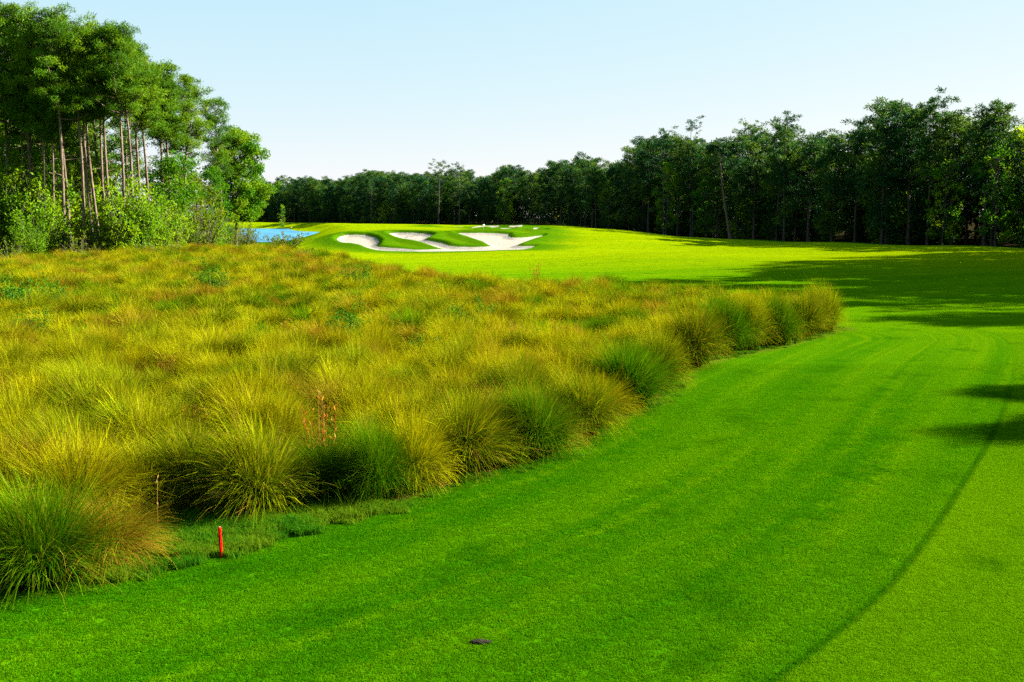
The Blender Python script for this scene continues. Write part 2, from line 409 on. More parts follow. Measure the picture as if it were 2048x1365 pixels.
LOD = []
for i, (m, s) in enumerate([(M_gold, 1), (M_gold, 2), (M_gold, 3), (M_olive, 4), (M_olive, 5), (M_olive, 6), (M_tan, 7), (M_green, 8)]):
    me = tussock_mesh('meadow_tuft', 500+s, 2000, .8, 1.3, width=.0075, seg=4, heads=.15, stray=.1 if s % 2 else .5, droop=1 if s % 2 else 1.35); me.materials.append(m); LOD.append(me)

tus = []   # x, y, kind, scale r, scale z, label
def T(px, py, kind, sr, sz, label): x, y = P(px, py); tus.append((x, y, kind, sr, sz, label))
T(75, 1165, 'green', 1.05, 1.02, 'big deep green grass tussock at the left edge of the photo, nearest to the viewer')
T(215, 1125, 'tan', .95, .72, 'low tan drooping grass tussock beside the big deep green one near the red stake')
T(150, 1060, 'gold', 1.0, 1.0, 'golden grass tussock just behind the big deep green one')
T(378, 1000, 'olive', .95, .88, 'shaded brownish grass tussock behind the tall dry seed stalk')
T(512, 1022, 'olive', 1.08, 1.02, 'round fountain-shaped olive grass tussock up and right of the red stake')
T(655, 992, 'green', .9, .78, 'low dark grass tussock in shade between the fountain-shaped one and the upright pair')
T(755, 1002, 'green', .62, 1.02, 'slim upright light green grass tussock, left one of the upright pair')
T(825, 980, 'gold', .72, 1.0, 'golden upright grass tussock with orange base, right one of the upright pair')
T(925, 945, 'olive', 1.0, 1.02, 'tan-topped grass tussock with a dark shaded front, right of the golden upright one')
T(1058, 912, 'green', 1.12, 1.08, 'large deep green fountain grass tussock midway along the turf edge')
T(1165, 868, 'olive', .95, 1.0, 'olive grass tussock just right of the large deep green one')
T(1203, 845, 'gold', .8, .78, 'small yellowish grass tussock at the turf edge between two green ones')
T(1255, 815, 'green', 1.12, 1.28, 'tall round green grass tussock left of the pine straw patch on the turf edge')
T(1315, 780, 'olive', .95, 1.25, 'brown-tipped round grass tussock overhanging the pine straw')
T(1382, 732, 'olive', 1.1, 1.42, 'wide bright grass tussock with brown base past the gap in the front row')
T(1452, 706, 'green', 1.0, 1.5, 'dark-hearted round grass tussock, fifth from the far end of the front row')
T(1502, 698, 'olive', .9, 1.4, 'pale-bladed grass tussock, fourth from the far end of the front row')
T(1553, 690, 'green', 1.0, 1.45, 'round dark grass tussock beside the small brown marker post')
T(1607, 674, 'olive', .95, 1.35, 'golden green grass tussock, second from the far end of the front row')
T(1650, 664, 'olive', 1.0, 1.35, 'brown-based grass tussock at the very far end of the front row')
T(1150, 700, 'green', .9, .8, 'bright green grass tussock behind the red stalks in the meadow')
T(1215, 690, 'green', 1.0, .85, 'bright green low grass tussock right of the red stalks')
T(1270, 672, 'green', 1.0, .85, 'bright green grass tussock, rightmost of the green patch in the meadow')
T(1085, 705, 'green', .9, .7, 'bright green grass tussock left of the green patch in the meadow')
T(705, 925, 'green', .6, .6, 'small fresh green grass tuft behind the slim upright tussock')
T(1215, 592, 'green', 1.4, .95, 'dark green grass clump on the far meadow edge against the sunny fairway')
T(1258, 590, 'green', 1.1, .6, 'low dark green grass clump right beside the dark one on the far meadow edge')
nfront = len(tus)
fronts = np.array([(a[0], a[1]) for a in tus])
pts = []
for gy in np.arange(9, 150, .98):
    for gx in np.arange(-75, 40, .98):
        if gy > 70 and (int(gx*10)+int(gy*10)) % 3 == 0: continue
        pts.append((gx+rng.uniform(-.4, .4), gy+rng.uniform(-.4, .4)))
pts = np.array(pts)
md = sdf(MEADOW, pts[:, 0], pts[:, 1])
inv = np.abs(pts[:, 0]) < pts[:, 1]*.62+7
pts = pts[(md < -.62) & inv]
dmin = np.min(np.hypot(pts[:, None, 0]-fronts[None, :, 0], pts[:, None, 1]-fronts[None, :, 1]), 1)
pts = pts[(dmin > .9) & (rng.uniform(0, 1, len(pts)) > .07)]
dist = np.hypot(pts[:, 0], pts[:, 1])+np.where(np.abs(pts[:, 0]) < pts[:, 1]*.515+.8, 0, 500); order = np.argsort(dist); pts = pts[order]
NI = 272
protos = {}
GL = {'gold': 'golden feathery grass tussock inside the meadow behind the front row',
      'olive': 'olive green grass tussock inside the meadow behind the front row',
      'green': 'deep green grass tussock among golden ones inside the meadow',
      'matted': 'flattened tangled golden grass tussock inside the meadow behind the front row',
      'tan': 'tan straw-coloured grass tussock inside the meadow behind the front row'}
allT = list(tus)
for x, y in pts[:NI]:
    u = rng.uniform(); kind = 'gold' if u < .38 else 'matted' if u < .54 else 'olive' if u < .86 else 'tan' if u < .90 else 'matted' if u < .96 else 'green'
    allT.append((x, y, kind, rng.uniform(.62, 1.05), rng.uniform(.48, 1.04), None))
for i, (x, y, kind, sr, sz, lab) in enumerate(allT):
    me = KINDS[kind][i % len(KINDS[kind])]
    if i < nfront: g = 'grass tussocks lining the turf edge' if i < 20 else 'bright green tussocks in the meadow'
    else: g = kind+' grass tussocks inside the near meadow'
    o = link('grass_tussock', me, None, None, (x, y, 0), category='grass tussock', label=lab or GL[kind], group=g)
    o.rotation_euler = (rng.normal(0, .06), rng.normal(0, .06), rng.uniform(0, 6.28)); o.scale = (sr*rng.uniform(.88, 1.15), sr*rng.uniform(.88, 1.15), sz)

def gn_scatter(obj, srcs, real=False):
    """geometry nodes: instance source meshes on the mesh's points"""
    ng = bpy.data.node_groups.new('scatter_'+obj.name, 'GeometryNodeTree')
    ng.interface.new_socket('Geometry', in_out='INPUT', socket_type='NodeSocketGeometry')
    ng.interface.new_socket('Geometry', in_out='OUTPUT', socket_type='NodeSocketGeometry')
    gi = ng.nodes.new('NodeGroupInput'); go = ng.nodes.new('NodeGroupOutput')
    join = ng.nodes.new('GeometryNodeJoinGeometry')
    for s in srcs:
        oi = ng.nodes.new('GeometryNodeObjectInfo'); oi.inputs['Object'].default_value = s
        oi.inputs['As Instance'].default_value = False
        g2 = ng.nodes.new('GeometryNodeGeometryToInstance')
        ng.links.new(oi.outputs['Geometry'], g2.inputs[0]); ng.links.new(g2.outputs[0], join.inputs[0])
    iop = ng.nodes.new('GeometryNodeInstanceOnPoints')
    ng.links.new(gi.outputs[0], iop.inputs['Points']); ng.links.new(join.outputs[0], iop.inputs['Instance'])
    iop.inputs['Pick Instance'].default_value = True
    def na(nm, typ):
        a = ng.nodes.new('GeometryNodeInputNamedAttribute'); a.data_type = typ; a.inputs[0].default_value = nm; return a.outputs[0]
    ng.links.new(na('idx', 'INT'), iop.inputs['Instance Index'])
    ng.links.new(na('rot', 'FLOAT_VECTOR'), iop.inputs['Rotation'])
    ng.links.new(na('scl', 'FLOAT_VECTOR'), iop.inputs['Scale'])
    ng.links.new(iop.outputs[0], go.inputs[0])
    md_ = obj.modifiers.new('scatter', 'NODES'); md_.node_group = ng
def points_obj(name, co, idx, rz, scl, tilt=None, **props):
    me = bpy.data.meshes.new(name); n = len(co)
    me.vertices.add(n); me.vertices.foreach_set('co', np.ascontiguousarray(co, np.float32).ravel())
    a = me.attributes.new('idx', 'INT', 'POINT'); a.data.foreach_set('value', np.ascontiguousarray(idx, np.int32))
    rot = np.zeros((n, 3), np.float32); rot[:, 2] = rz
    if tilt is not None: rot[:, 0] = tilt[0]; rot[:, 1] = tilt[1]
    a = me.attributes.new('rot', 'FLOAT_VECTOR', 'POINT'); a.data.foreach_set('vector', rot.ravel())
    a = me.attributes.new('scl', 'FLOAT_VECTOR', 'POINT'); a.data.foreach_set('vector', np.ascontiguousarray(scl, np.float32).ravel())
    return link(name, me, None, None, (0, 0, 0), **props)
def source(me):
    return bpy.data.objects.new('blade_source', me)      # never linked: only its mesh is read

rest = pts[NI:]
n = len(rest); zz = height(rest[:, 0], rest[:, 1])
sc = rng.uniform(.6, 1.08, n)*np.where(np.hypot(rest[:, 0], rest[:, 1]) > 68, 1.12, 1)
nearside = sdf(MEADOW, rest[:, 0], rest[:, 1]) > -2.0
mo = points_obj('meadow_grass', np.stack([rest[:, 0], rest[:, 1], zz], 1), rng.integers(0, len(LOD), n), rng.uniform(0, 6.28, n),
                np.stack([sc*rng.uniform(.8, 1.3, n), sc, sc*rng.uniform(.45, 1.0, n)], 1), tilt=(rng.normal(0, .1, n), rng.normal(0, .1, n)), kind='stuff', category='meadow grass', label='golden and olive meadow grass stretching back to the woods and fairway')
gn_scatter(mo, [source(m) for m in LOD])
print('meadow points', n)

# ------------------------------------------------------------------ short turf near the viewer, and the longer fringe
def patch_mesh(name, seed, size, n, hgt, w, mat, spread=.6):
    r = np.random.default_rng(seed)
    x, y = r.uniform(-size/2, size/2, n), r.uniform(-size/2, size/2, n)
    ph = r.uniform(0, 2*np.pi, n); ln = r.uniform(.1, spread, n); h = hgt*r.uniform(.6, 1.2, n); s = r.uniform(0, 2*np.pi, n)
    a = np.stack([x, y, np.zeros(n)], 1); sd_ = np.stack([np.cos(s), np.sin(s), np.zeros(n)], 1)*w
    m = a+np.stack([np.cos(ph)*ln*h*.35, np.sin(ph)*ln*h*.35, h*.6], 1); t = a+np.stack([np.cos(ph)*ln*h*1.2, np.sin(ph)*ln*h*1.2, h*(1-.35*ln)], 1)
    V = np.stack([a-sd_, a+sd_, m+sd_*.8, m-sd_*.8, t], 1).reshape(-1, 3); b_ = np.arange(n)*5
    return np_mesh(name, V, np.stack([b_, b_+1, b_+2, b_+3], 1), np.stack([b_+3, b_+2, b_+4], 1),
                   attrs={'t': np.tile([0, 0, .6, .6, 1.], n), 'rnd': np.repeat(r.uniform(0, 1, n), 5)})
def turf_mat(name, c0, c1, c2, striped=False):
    k = N(name); rnd = k.attr('rnd'); pos = k.pos()
    med = k.noise(.6, 4, .6, pos)
    if striped:
        big = k.noise(.06, 3, .5, pos); xyz = k.n('ShaderNodeSeparateXYZ'); k.l(pos, xyz.inputs[0])
        ia = [k.n('ShaderNodeAttribute', attribute_name=a, attribute_type='INSTANCER').outputs['Fac'] for a in ('edge', 'mow')]
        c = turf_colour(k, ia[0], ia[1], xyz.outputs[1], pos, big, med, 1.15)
        hs = k.n('ShaderNodeHueSaturation'); k.l(c, hs.inputs['Color']); k.l(k.rng(rnd, 0, 1, .6, 1.4, False), hs.inputs['Value']); c = hs.outputs[0]
    else:
        c = k.mix(rnd, c0, c1); c = k.mix(k.rng(med, .4, .62, 0, .7), c, c2)
    c = k.dim(c)
    d = k.n('ShaderNodeBsdfDiffuse'); k.l(c, d.inputs['Color'])
    tr = k.n('ShaderNodeBsdfTranslucent'); k.l(c, tr.inputs['Color'])
    mx = k.n('ShaderNodeMixShader'); mx.inputs[0].default_value = .4
    k.l(d.outputs[0], mx.inputs[1]); k.l(tr.outputs[0], mx.inputs[2]); k.l(mx.outputs[0], k.out.inputs[0]); return k.m
M_fringe = turf_mat('fringe_grass', (.03, .20, .006), (.10, .36, .008), (.22, .36, .01))
FR = [patch_mesh('fringe', 40+i, .34, 420, .13, .0035, M_fringe, 1.0) for i in range(3)]
for m in FR: m.materials.append(M_fringe)
ROUGH = [P(*p) for p in [(200,1165),(300,1150),(430,1118),(560,1080),(700,1042),(800,1016),(760,1008),(640,1015),(520,1030),(420,1030),(320,1050),(250,1100)]]
c = []
for gy in np.arange(12, 22, .2):
    for gx in np.arange(-10, 2, .2): c.append((gx+rng.uniform(-.1, .1), gy+rng.uniform(-.1, .1)))
c = np.array(c); sx_, sy_ = P(443, 1115); c = c[(sdf(ROUGH, c[:, 0], c[:, 1]) < .02) & ~((np.hypot(c[:, 0]-sx_, c[:, 1]-sy_+.1) < .3) & (c[:, 1] < sy_+.12))]
# thin fringe along the rest of the edge
e = []
NE = np.array(NEAR)
for i in range(len(NE)-1):
    L_ = np.hypot(*(NE[i+1]-NE[i])); 
    for k_ in range(int(L_/.16)):
        p = NE[i]+(NE[i+1]-NE[i])*rng.uniform(); nn = np.array([NE[i+1][1]-NE[i][1], -(NE[i+1][0]-NE[i][0])])/L_
        q = p+nn*rng.normal(.03, .24)
        if 6 < q[1] < 46: e.append(q)
e = np.array(e); nc, ne_ = len(c), len(e); c = np.concatenate([c, e]); n = len(c)
s1 = np.concatenate([rng.uniform(.7, 1.5, nc), rng.uniform(.35, 1.1, ne_)]); s2 = np.concatenate([rng.uniform(.7, 1.6, nc), rng.uniform(.15, .6, ne_)*np.where(rng.uniform(0, 1, ne_) < .12, 2.4, 1)])
fo = points_obj('rough_grass', np.stack([c[:, 0], c[:, 1], np.zeros(n)], 1), rng.integers(0, 3, n), rng.uniform(0, 6.28, n), np.stack([s1, s1, s2], 1),
                kind='stuff', category='rough grass', label='longer soft green grass between the red stake and the tussocks')
gn_scatter(fo, [source(m) for m in FR])

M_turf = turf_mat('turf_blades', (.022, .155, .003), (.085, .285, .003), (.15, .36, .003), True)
TP = [patch_mesh('turf', 60+i, .36, 800, .024, .0032, M_turf, 1.1) for i in range(3)]
for m in TP: m.materials.append(M_turf)
c = []
for gy in np.arange(8.5, 34, .3):
    for gx in np.arange(-14, 20, .3):
        if abs(gx) < gy*.56+2.5: c.append((gx+rng.uniform(-.05, .05), gy+rng.uniform(-.05, .05)))
c = np.array(c); c = c[sdf(MEADOW, c[:, 0], c[:, 1]) > .05]
n = len(c); sz = (1-.9*sstep(22, 34, np.hypot(c[:, 0], c[:, 1])+rng.normal(0, 1.2, n)))
fm_ = line_dist(MOW, c[:, 0], c[:, 1]); sz = sz*np.where(fm_ > 0, .62, 1)
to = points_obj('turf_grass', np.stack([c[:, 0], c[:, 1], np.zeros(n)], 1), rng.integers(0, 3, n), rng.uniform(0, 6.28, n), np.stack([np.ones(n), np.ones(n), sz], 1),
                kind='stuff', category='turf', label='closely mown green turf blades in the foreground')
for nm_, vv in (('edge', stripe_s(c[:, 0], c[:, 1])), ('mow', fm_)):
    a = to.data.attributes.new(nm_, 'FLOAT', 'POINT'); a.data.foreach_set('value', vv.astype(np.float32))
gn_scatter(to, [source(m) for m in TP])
print('turf patches', n)

# ------------------------------------------------------------------ trees
def tube(path, radii, sides=7):
    path = np.asarray(path, float); n = len(path); V = []; Q = []
    for i in range(n):
        d_ = path[min(i+1, n-1)]-path[max(i-1, 0)]; d_ = d_/(np.linalg.norm(d_)+1e-9)
        u = np.cross(d_, (0, 1, .1)); u /= np.linalg.norm(u)+1e-9; v = np.cross(d_, u)
        for k in range(sides):
            a = 2*math.pi*k/sides; V.append(path[i]+radii[i]*(math.cos(a)*u+math.sin(a)*v))
    for i in range(n-1):
        for k in range(sides): Q.append((i*sides+k, i*sides+(k+1) % sides, (i+1)*sides+(k+1) % sides, (i+1)*sides+k))
    return np.array(V), np.array(Q)
def tubes(parts):
    V = []; Q = []; o = 0
    for p, r, s in parts:
        v, q = tube(p, r, s); V.append(v); Q.append(q+o); o += len(v)
    return np.concatenate(V), np.concatenate(Q)
def leaves(centers, sizes, r, elong=2.2, per=1, up=0.0):
    """kite-shaped leaf faces at the given points"""
    n = len(centers)
    d1 = r.normal(0, 1, (n, 3)); d1[:, 2] += up; d1 /= np.linalg.norm(d1, axis=1)[:, None]
    d2 = np.cross(d1, r.normal(0, 1, (n, 3))); d2 /= np.linalg.norm(d2, axis=1)[:, None]+1e-9
    L = sizes[:, None]; W = L/elong
    V = np.stack([centers, centers+d1*L*.45+d2*W*.5, centers+d1*L, centers+d1*L*.45-d2*W*.5], 1).reshape(-1, 3)
    b_ = np.arange(n)*4
    return V, np.stack([b_, b_+1, b_+2, b_+3], 1)
def ball(r, n, rad, flat=.65):
    v = r.normal(0, 1, (n, 3)); v /= np.linalg.norm(v, axis=1)[:, None]
    v *= (r.uniform(0, 1, n)**(1/2.2))[:, None]; v[:, 2] *= flat
    return v*rad
def crown_mesh(name, clumps, r, leaf, dens, elong, flat, mat, up=.3):
    C = []; S = []; RN = []
    for (c_, rad) in clumps:
        k = max(12, int(dens*rad**2)); C.append(c_+ball(r, k, rad, flat)); S.append(r.uniform(.6, 1.3, k)*leaf)
        RN.append(np.clip(r.normal(r.uniform(.1, .9), .16, k), 0, 1))
    C = np.concatenate(C); S = np.concatenate(S); V, Q = leaves(C, S, r, elong, up=up)
    me = np_mesh(name, V, Q, attrs={'rnd': np.repeat(np.concatenate(RN), 4)}); me.materials.append(mat); return me

bark = plain('pine_bark', (.12, .08, .05), (.30, .22, .15), 3, .9, .2, .6, (2, 2, .5))
bark_g = plain('grey_bark', (.09, .07, .05), (.2, .16, .11), 3, .9, .2, .6, (2, 2, .5))
M_pine = leaf_mat('pine_needles', [(0, (.025, .085, .002)), (.45, (.070, .20, .003)), (1, (.22, .37, .005))], trans=.38, spec=.06, gain=1.4)
M_pine_far = leaf_mat('pine_needles_far', [(0, (.004, .042, .022)), (.5, (.014, .092, .022)), (1, (.15, .28, .010))], trans=.35, spec=.06, pscale=.12, gain=1.2)  # dark blue-green to yellow: treeline shade and sunlit patches put into the colour
M_oak = leaf_mat('broad_leaves', [(0, (.025, .13, .002)), (.5, (.075, .26, .003)), (1, (.24, .40, .005))], trans=.42, spec=.05, gain=1.25)
M_oak_far = leaf_mat('broad_leaves_far', [(0, (.012, .075, .008)), (.6, (.06, .20, .004)), (1, (.30, .42, .006))], trans=.55, spec=.05, gain=1.6)  # brightened leaves: sunlit glimmers inside the wood put into the colour
M_under = leaf_mat('shrub_leaves', [(0, (.045, .15, .002)), (.5, (.14, .32, .003)), (1, (.30, .46, .006))], trans=.42, spec=.04, gain=1.4)
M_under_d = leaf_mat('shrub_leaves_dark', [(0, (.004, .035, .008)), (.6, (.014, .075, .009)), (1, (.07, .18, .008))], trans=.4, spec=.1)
M_brush = leaf_mat('scrub_leaves', [(0, (.05, .12, .004)), (.5, (.12, .21, .004)), (1, (.26, .30, .006))], trans=.4, spec=.04, gain=1.3)
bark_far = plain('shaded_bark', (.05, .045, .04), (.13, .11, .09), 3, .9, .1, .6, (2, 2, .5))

def trunk_path(r, H, lean=(0, 0), wob=.6, n=9):
    ph = r.uniform(0, 6.28, 2); t = np.linspace(0, 1, n)
    x = lean[0]*t*H+wob*np.sin(t*3.3+ph[0])*t; y = lean[1]*t*H+wob*np.sin(t*2.7+ph[1])*t
    return np.stack([x, y, t*H], 1)
def at(path, t):
    f = t*(len(path)-1); i = min(int(f), len(path)-2); return path[i]+(path[i+1]-path[i])*(f-i)
def make_pine(seed, H, cb, Rc, mat, leaf=.42, dens=55, nb=34, lean=(0, 0), rad=.26, sparse=1.0, flat=.55, top=1.0, bk=None, elong=3.2):
    r = np.random.default_rng(seed); path = trunk_path(r, H, lean)
    rr = np.interp(np.linspace(0, 1, 9), [0, .05, .6, 1], [rad*1.35, rad, rad*.62, .03])
    parts = [(path, rr, 8)]; clumps = []
    for i in range(nb):
        u = (i+r.uniform(0, 1))/nb; h = cb+(1-cb)*u
        prof = (math.sin(math.pi*min(1, .18+u*.72)))**.7*(1-.25*u)*top
        ln = Rc*prof*r.uniform(.35, 1.25); az = i*2.4+r.uniform(-.7, .7)
        p0 = at(path, min(h, .99)); rise = ln*r.uniform(.05, .75)
        p2 = p0+np.array([math.cos(az)*ln, math.sin(az)*ln, rise]); p1 = (p0+p2)/2+np.array([0, 0, -.12*ln])
        parts.append((np.array([p0, p1, p2]), np.array([.07, .05, .015])*(1.3-u*.6), 4))
        for q in ((1.0, .55) if ln > 1.4 else (1.0,)):
            for _ in range(2):
                c_ = p0+(p2-p0)*q+r.normal(0, .45, 3)*np.array([1, 1, .6])
                clumps.append((c_, r.uniform(.5, 1.05)*sparse))
    clumps.append((path[-1]+np.array([0, 0, -.3]), .7)); clumps.append((path[-1]+np.array([.5, .2, -1.2]), 1.0)); clumps.append((path[-1]+np.array([-.6, -.2, -2]), 1.0))
    for _ in range(4):  # dead stubs
        h = r.uniform(cb*.55, cb); p0 = at(path, h); az = r.uniform(0, 6.28); ln = r.uniform(.6, 2)
        parts.append((np.array([p0, p0+np.array([math.cos(az)*ln, math.sin(az)*ln, ln*.2])]), np.array([.04, .012]), 4))
    V, Q = tubes(parts); tm = np_mesh('pine_trunk', V, Q, smoothf=True); tm.materials.append(bk or (bark_far if mat is M_pine_far else bark))
    return tm, crown_mesh('pine_crown', clumps, r, leaf, dens, elong, flat, mat)
def make_broad(seed, H, cb, Rc, mat, leaf=.34, dens=70, n=60, lean=(0, 0), rad=.22, brk=None, cr=(1.0, 1.7)):
    if brk is None and mat in (M_pine_far, M_oak_far, M_under_d): brk = bark_far
    r = np.random.default_rng(seed); path = trunk_path(r, H*.9, lean, .5)
    parts = [(path, np.interp(np.linspace(0, 1, 9), [0, .05, .6, 1], [rad*1.4, rad, rad*.5, .03]), 8)]; clumps = []
    for i in range(n):
        u = (i+.5)/n; zc = cb+(1-cb)*u; wr = math.sqrt(max(.03, 1-(2*u-.85)**2/1.35))
        az = i*2.4+r.uniform(-.4, .4); ln = Rc*wr*r.uniform(.35, 1.0)
        p0 = at(path, min(.97, max(.25, zc*.85)))
        c_ = np.array([p0[0]+math.cos(az)*ln, p0[1]+math.sin(az)*ln, zc*H+r.normal(0, .3)])
        if i % 2 == 0: parts.append((np.array([p0, (p0+c_)/2+np.array([0, 0, .2]), c_]), np.array([.08, .05, .012]), 4))
        clumps.append((c_, r.uniform(*cr)))
    V, Q = tubes(parts); tm = np_mesh('tree_trunk', V, Q, smoothf=True); tm.materials.append(brk or bark_g)
    return tm, crown_mesh('leaf_crown', clumps, r, leaf, dens, 1.7, .75, mat)
def make_shrub(seed, H, W, mat, leaf=.28, dens=60, n=40, bk=None):
    """many-stemmed shrub: arching stems with leaf clumps along them down to the ground"""
    r = np.random.default_rng(seed); parts = []; clumps = []
    for i in range(n):
        az = r.uniform(0, 6.28); ln = W*.5*math.sqrt(r.uniform(.02, 1)); h = H*(1-.45*(ln/(W*.5))**2)*r.uniform(.6, 1.05)
        p0 = np.array([math.cos(az)*ln*.25, math.sin(az)*ln*.25, 0]); p2 = np.array([math.cos(az)*ln, math.sin(az)*ln, h]); p1 = (p0+p2)/2+np.array([0, 0, h*.12])
        parts.append((np.array([p0, p1, p2]), np.array([.04, .03, .008])*max(1, H/6), 4))
        for t in np.linspace(.15, 1, max(3, int(H/1.3))):
            c_ = (1-t)**2*p0+2*t*(1-t)*p1+t*t*p2+r.normal(0, .25, 3)
            c_[2] = max(c_[2], .25); clumps.append((c_, r.uniform(.35, .75)*(1.15-.55*t)*max(.7, H/6)))
    V, Q = tubes(parts); tm = np_mesh('shrub_stems', V, Q, smoothf=True); tm.materials.append(bk or bark_g)
    return tm, crown_mesh('shrub_foliage', clumps, r, leaf, dens, 1.9, .95, mat, up=.6)
def tree_obj(name, meshes, loc, rz=0, sc=1, second='crown', first='trunk', **props):
    e = empty(name, loc, **props); e.rotation_euler = (0, 0, rz); e.scale = sc if hasattr(sc, '__len__') else (sc, sc, sc)
    link(first, meshes[0], None, e); link(second, meshes[1], None, e); return e

# --- left wood: the pines one can tell apart, by their foot in the photo
left = [ # px foot, py foot, top y, crown base share, radius, lean, label
 (20, 522, 38, .50, 5.0, .000, 'tall pine at the left edge, first of the pine stand'),
 (60, 522, 150, .62, 3.2, -.03, 'slim pine with pale straight trunk, leftmost bare trunk of the stand'),
 (72, 522, 40, .55, 5.0, -.02, 'thick-trunked tall pine, second bare trunk from the left of the stand'),
 (131, 524, 44, .52, 5.0, .01, 'tall pine with reddish kinked trunk and the highest crown left of the gap'),
 (142, 521, 130, .60, 3.4, .00, 'slim pine close behind the reddish kinked trunk'),
 (113, 523, 210, .70, 2.6, -.01, 'short dark-trunked pine between two tall ones at left'),
 (129, 522, 230, .74, 2.2, -.08, 'thin pine leaning left across the short dark trunk'),
 (190, 522, 74, .55, 4.4, -.04, 'tall pine with trunk curving left above green shrubs'),
 (203, 520, 120, .62, 3.6, -.04, 'pine with smooth leaning trunk behind the curving one'),
 (228, 521, 78, .55, 4.2, -.02, 'pine with forked upper trunk in the middle of the stand'),
 (250, 522, 80, .58, 4.4, .03, 'pine with long slender pale trunk and open crown standing highest mid-stand'),
 (284, 518, 108, .55, 4.4, .02, 'dark-trunked pine right of the long slender pale one'),
 (92, 523, 95, .66, 2.6, .01, 'slender pine between the thick trunk and the short dark one'),
 (168, 523, 92, .62, 3.0, .02, 'slender straight pine left of the curving trunk'),
 (216, 521, 96, .68, 2.6, -.02, 'thin pale pine just left of the forked one'),
 (266, 521, 118, .64, 2.6, .01, 'thin pine just right of the long slender pale one'),
 (300, 517, 140, .62, 2.8, .00, 'thin brown pine between the dark trunk and the leaning one'),
 (342, 513, 172, .60, 2.8, .02, 'thin pine left of the last tall one'),
 (320, 514, 150, .55, 4.0, .06, 'pine rising over the leaning dark trunk near the stand end'),
 (365, 510, 166, .52, 4.0, .05, 'last tall pine before the leafy tree, pale trunk leaning right'),
 (447, 496, 214, .42, 3.6, .00, 'thin-trunked pine standing just left of the leafy tree at the wood corner'),
]
for i, (px, py, top, cb, Rc, lean, lab) in enumerate(left):
    x, y = P(px, py); H = (py-top)/F*y*1.0; z = hz(x, y)
    m = make_pine(900+i, H, cb+.05, Rc*.84, M_pine, leaf=.36, dens=210, nb=62, elong=5, sparse=.82, lean=(lean, 0), rad=.21 if H > 22 else .14, flat=.6)
    tree_obj('pine_tree', m, (x, y, z), 0, 1, category='pine tree', label=lab, group='pines of the stand on the left')
x, y = P(472, 492)
m = make_broad(31, 19.5, .24, 5.6, M_oak, leaf=.34, dens=210, n=120, lean=(.05, 0), rad=.26, cr=(.9, 1.6))
tree_obj('leafy_tree', m, (x, y, 0), category='broadleaf tree', label='bright green round-crowned leafy tree at the corner of the left wood above the pond')
m = make_broad(33, 12, .45, 3.5, M_oak, leaf=.3, dens=90, n=40, lean=(.30, 0), rad=.2)
x, y = P(322, 514); tree_obj('leafy_tree', m, (x, y, 0), category='broadleaf tree', label='dark trunk leaning steeply right among the pines with small leafy crown')

for i, (px, py, H, lab) in enumerate(((388, 505, 11, 'leafy olive tree low between the last tall pine and the corner'), (422, 499, 12.5, 'leafy tree filling the gap left of the thin corner pine'), (340, 511, 12, 'leafy tree beneath the crown of the pine before the last'))):
    m = make_broad(400+i, H, .05, 3.4, M_oak if i % 2 else M_brush, leaf=.3, dens=130, n=70, rad=.12, cr=(.6, 1.2))
    x, y = P(px, py); y += 2; tree_obj('leafy_tree', m, (x, y, hz(x, y)), category='broadleaf tree', label=lab)
LP = [make_pine(40+i, 25, [.2, .3, .24, .34][i], 4.0, M_pine, leaf=.42, dens=120, nb=50, sparse=.9, elong=4) for i in range(4)]
protoL = []
k = 0
for row, (off, gap) in enumerate([(7, 6.5), (14, 6.5), (22, 7), (31, 8), (42, 9)]):
    for s in np.arange(0, 125, gap):
        x = -68+s+rng.uniform(-1.5, 1.5); px0 = x
        yb = np.interp(x, [p[0] for p in LW], [p[1] for p in LW]) if x < LW[-1][0] else 165
        y = yb+off+rng.uniform(-2, 2)
        lim = -.247*y
        pxx = CX+F*x/y
        if pxx > 440 or pxx < -180: continue
        env = np.interp(pxx, [-200, 140, 230, 300, 345, 400, 440], [40, 50, 85, 115, 175, 195, 240])+rng.uniform(4, 50)
        z = hz(x, y); H = CAMZ+(HOR-env)/F*y-z
        if H < 12: continue
        j = k % 4
        lab = 'pine deeper in the left stand, behind its front trunks'
        if k < 4: protoL.append(tree_obj('pine_tree', LP[j], (x, y, z), 0, (1, 1, H/25), category='pine tree', label=lab, group='pines deeper in the left stand'))
        else: copy_tree(protoL[j], (x, y, z), rng.uniform(0, 6.28), (rng.uniform(.85, 1.1),)*2+(H/25,), label=lab, group='pines deeper in the left stand')
        k += 1
print('left back pines', k)
lb = []
for off, gap in ((18, 7), (30, 6), (40, 7), (52, 8)):
    for x in np.arange(-95, -30, gap):
        y = np.interp(x, [p[0] for p in LW], [p[1] for p in LW])+off+rng.uniform(-2, 2); x += rng.uniform(-2, 2)
        if CX+F*x/y < 470: lb.append((x, y, hz(x, y), rng.integers(2, 12)))
lb = np.array(lb); n = len(lb); s_ = rng.uniform(.8, 1.0, n)
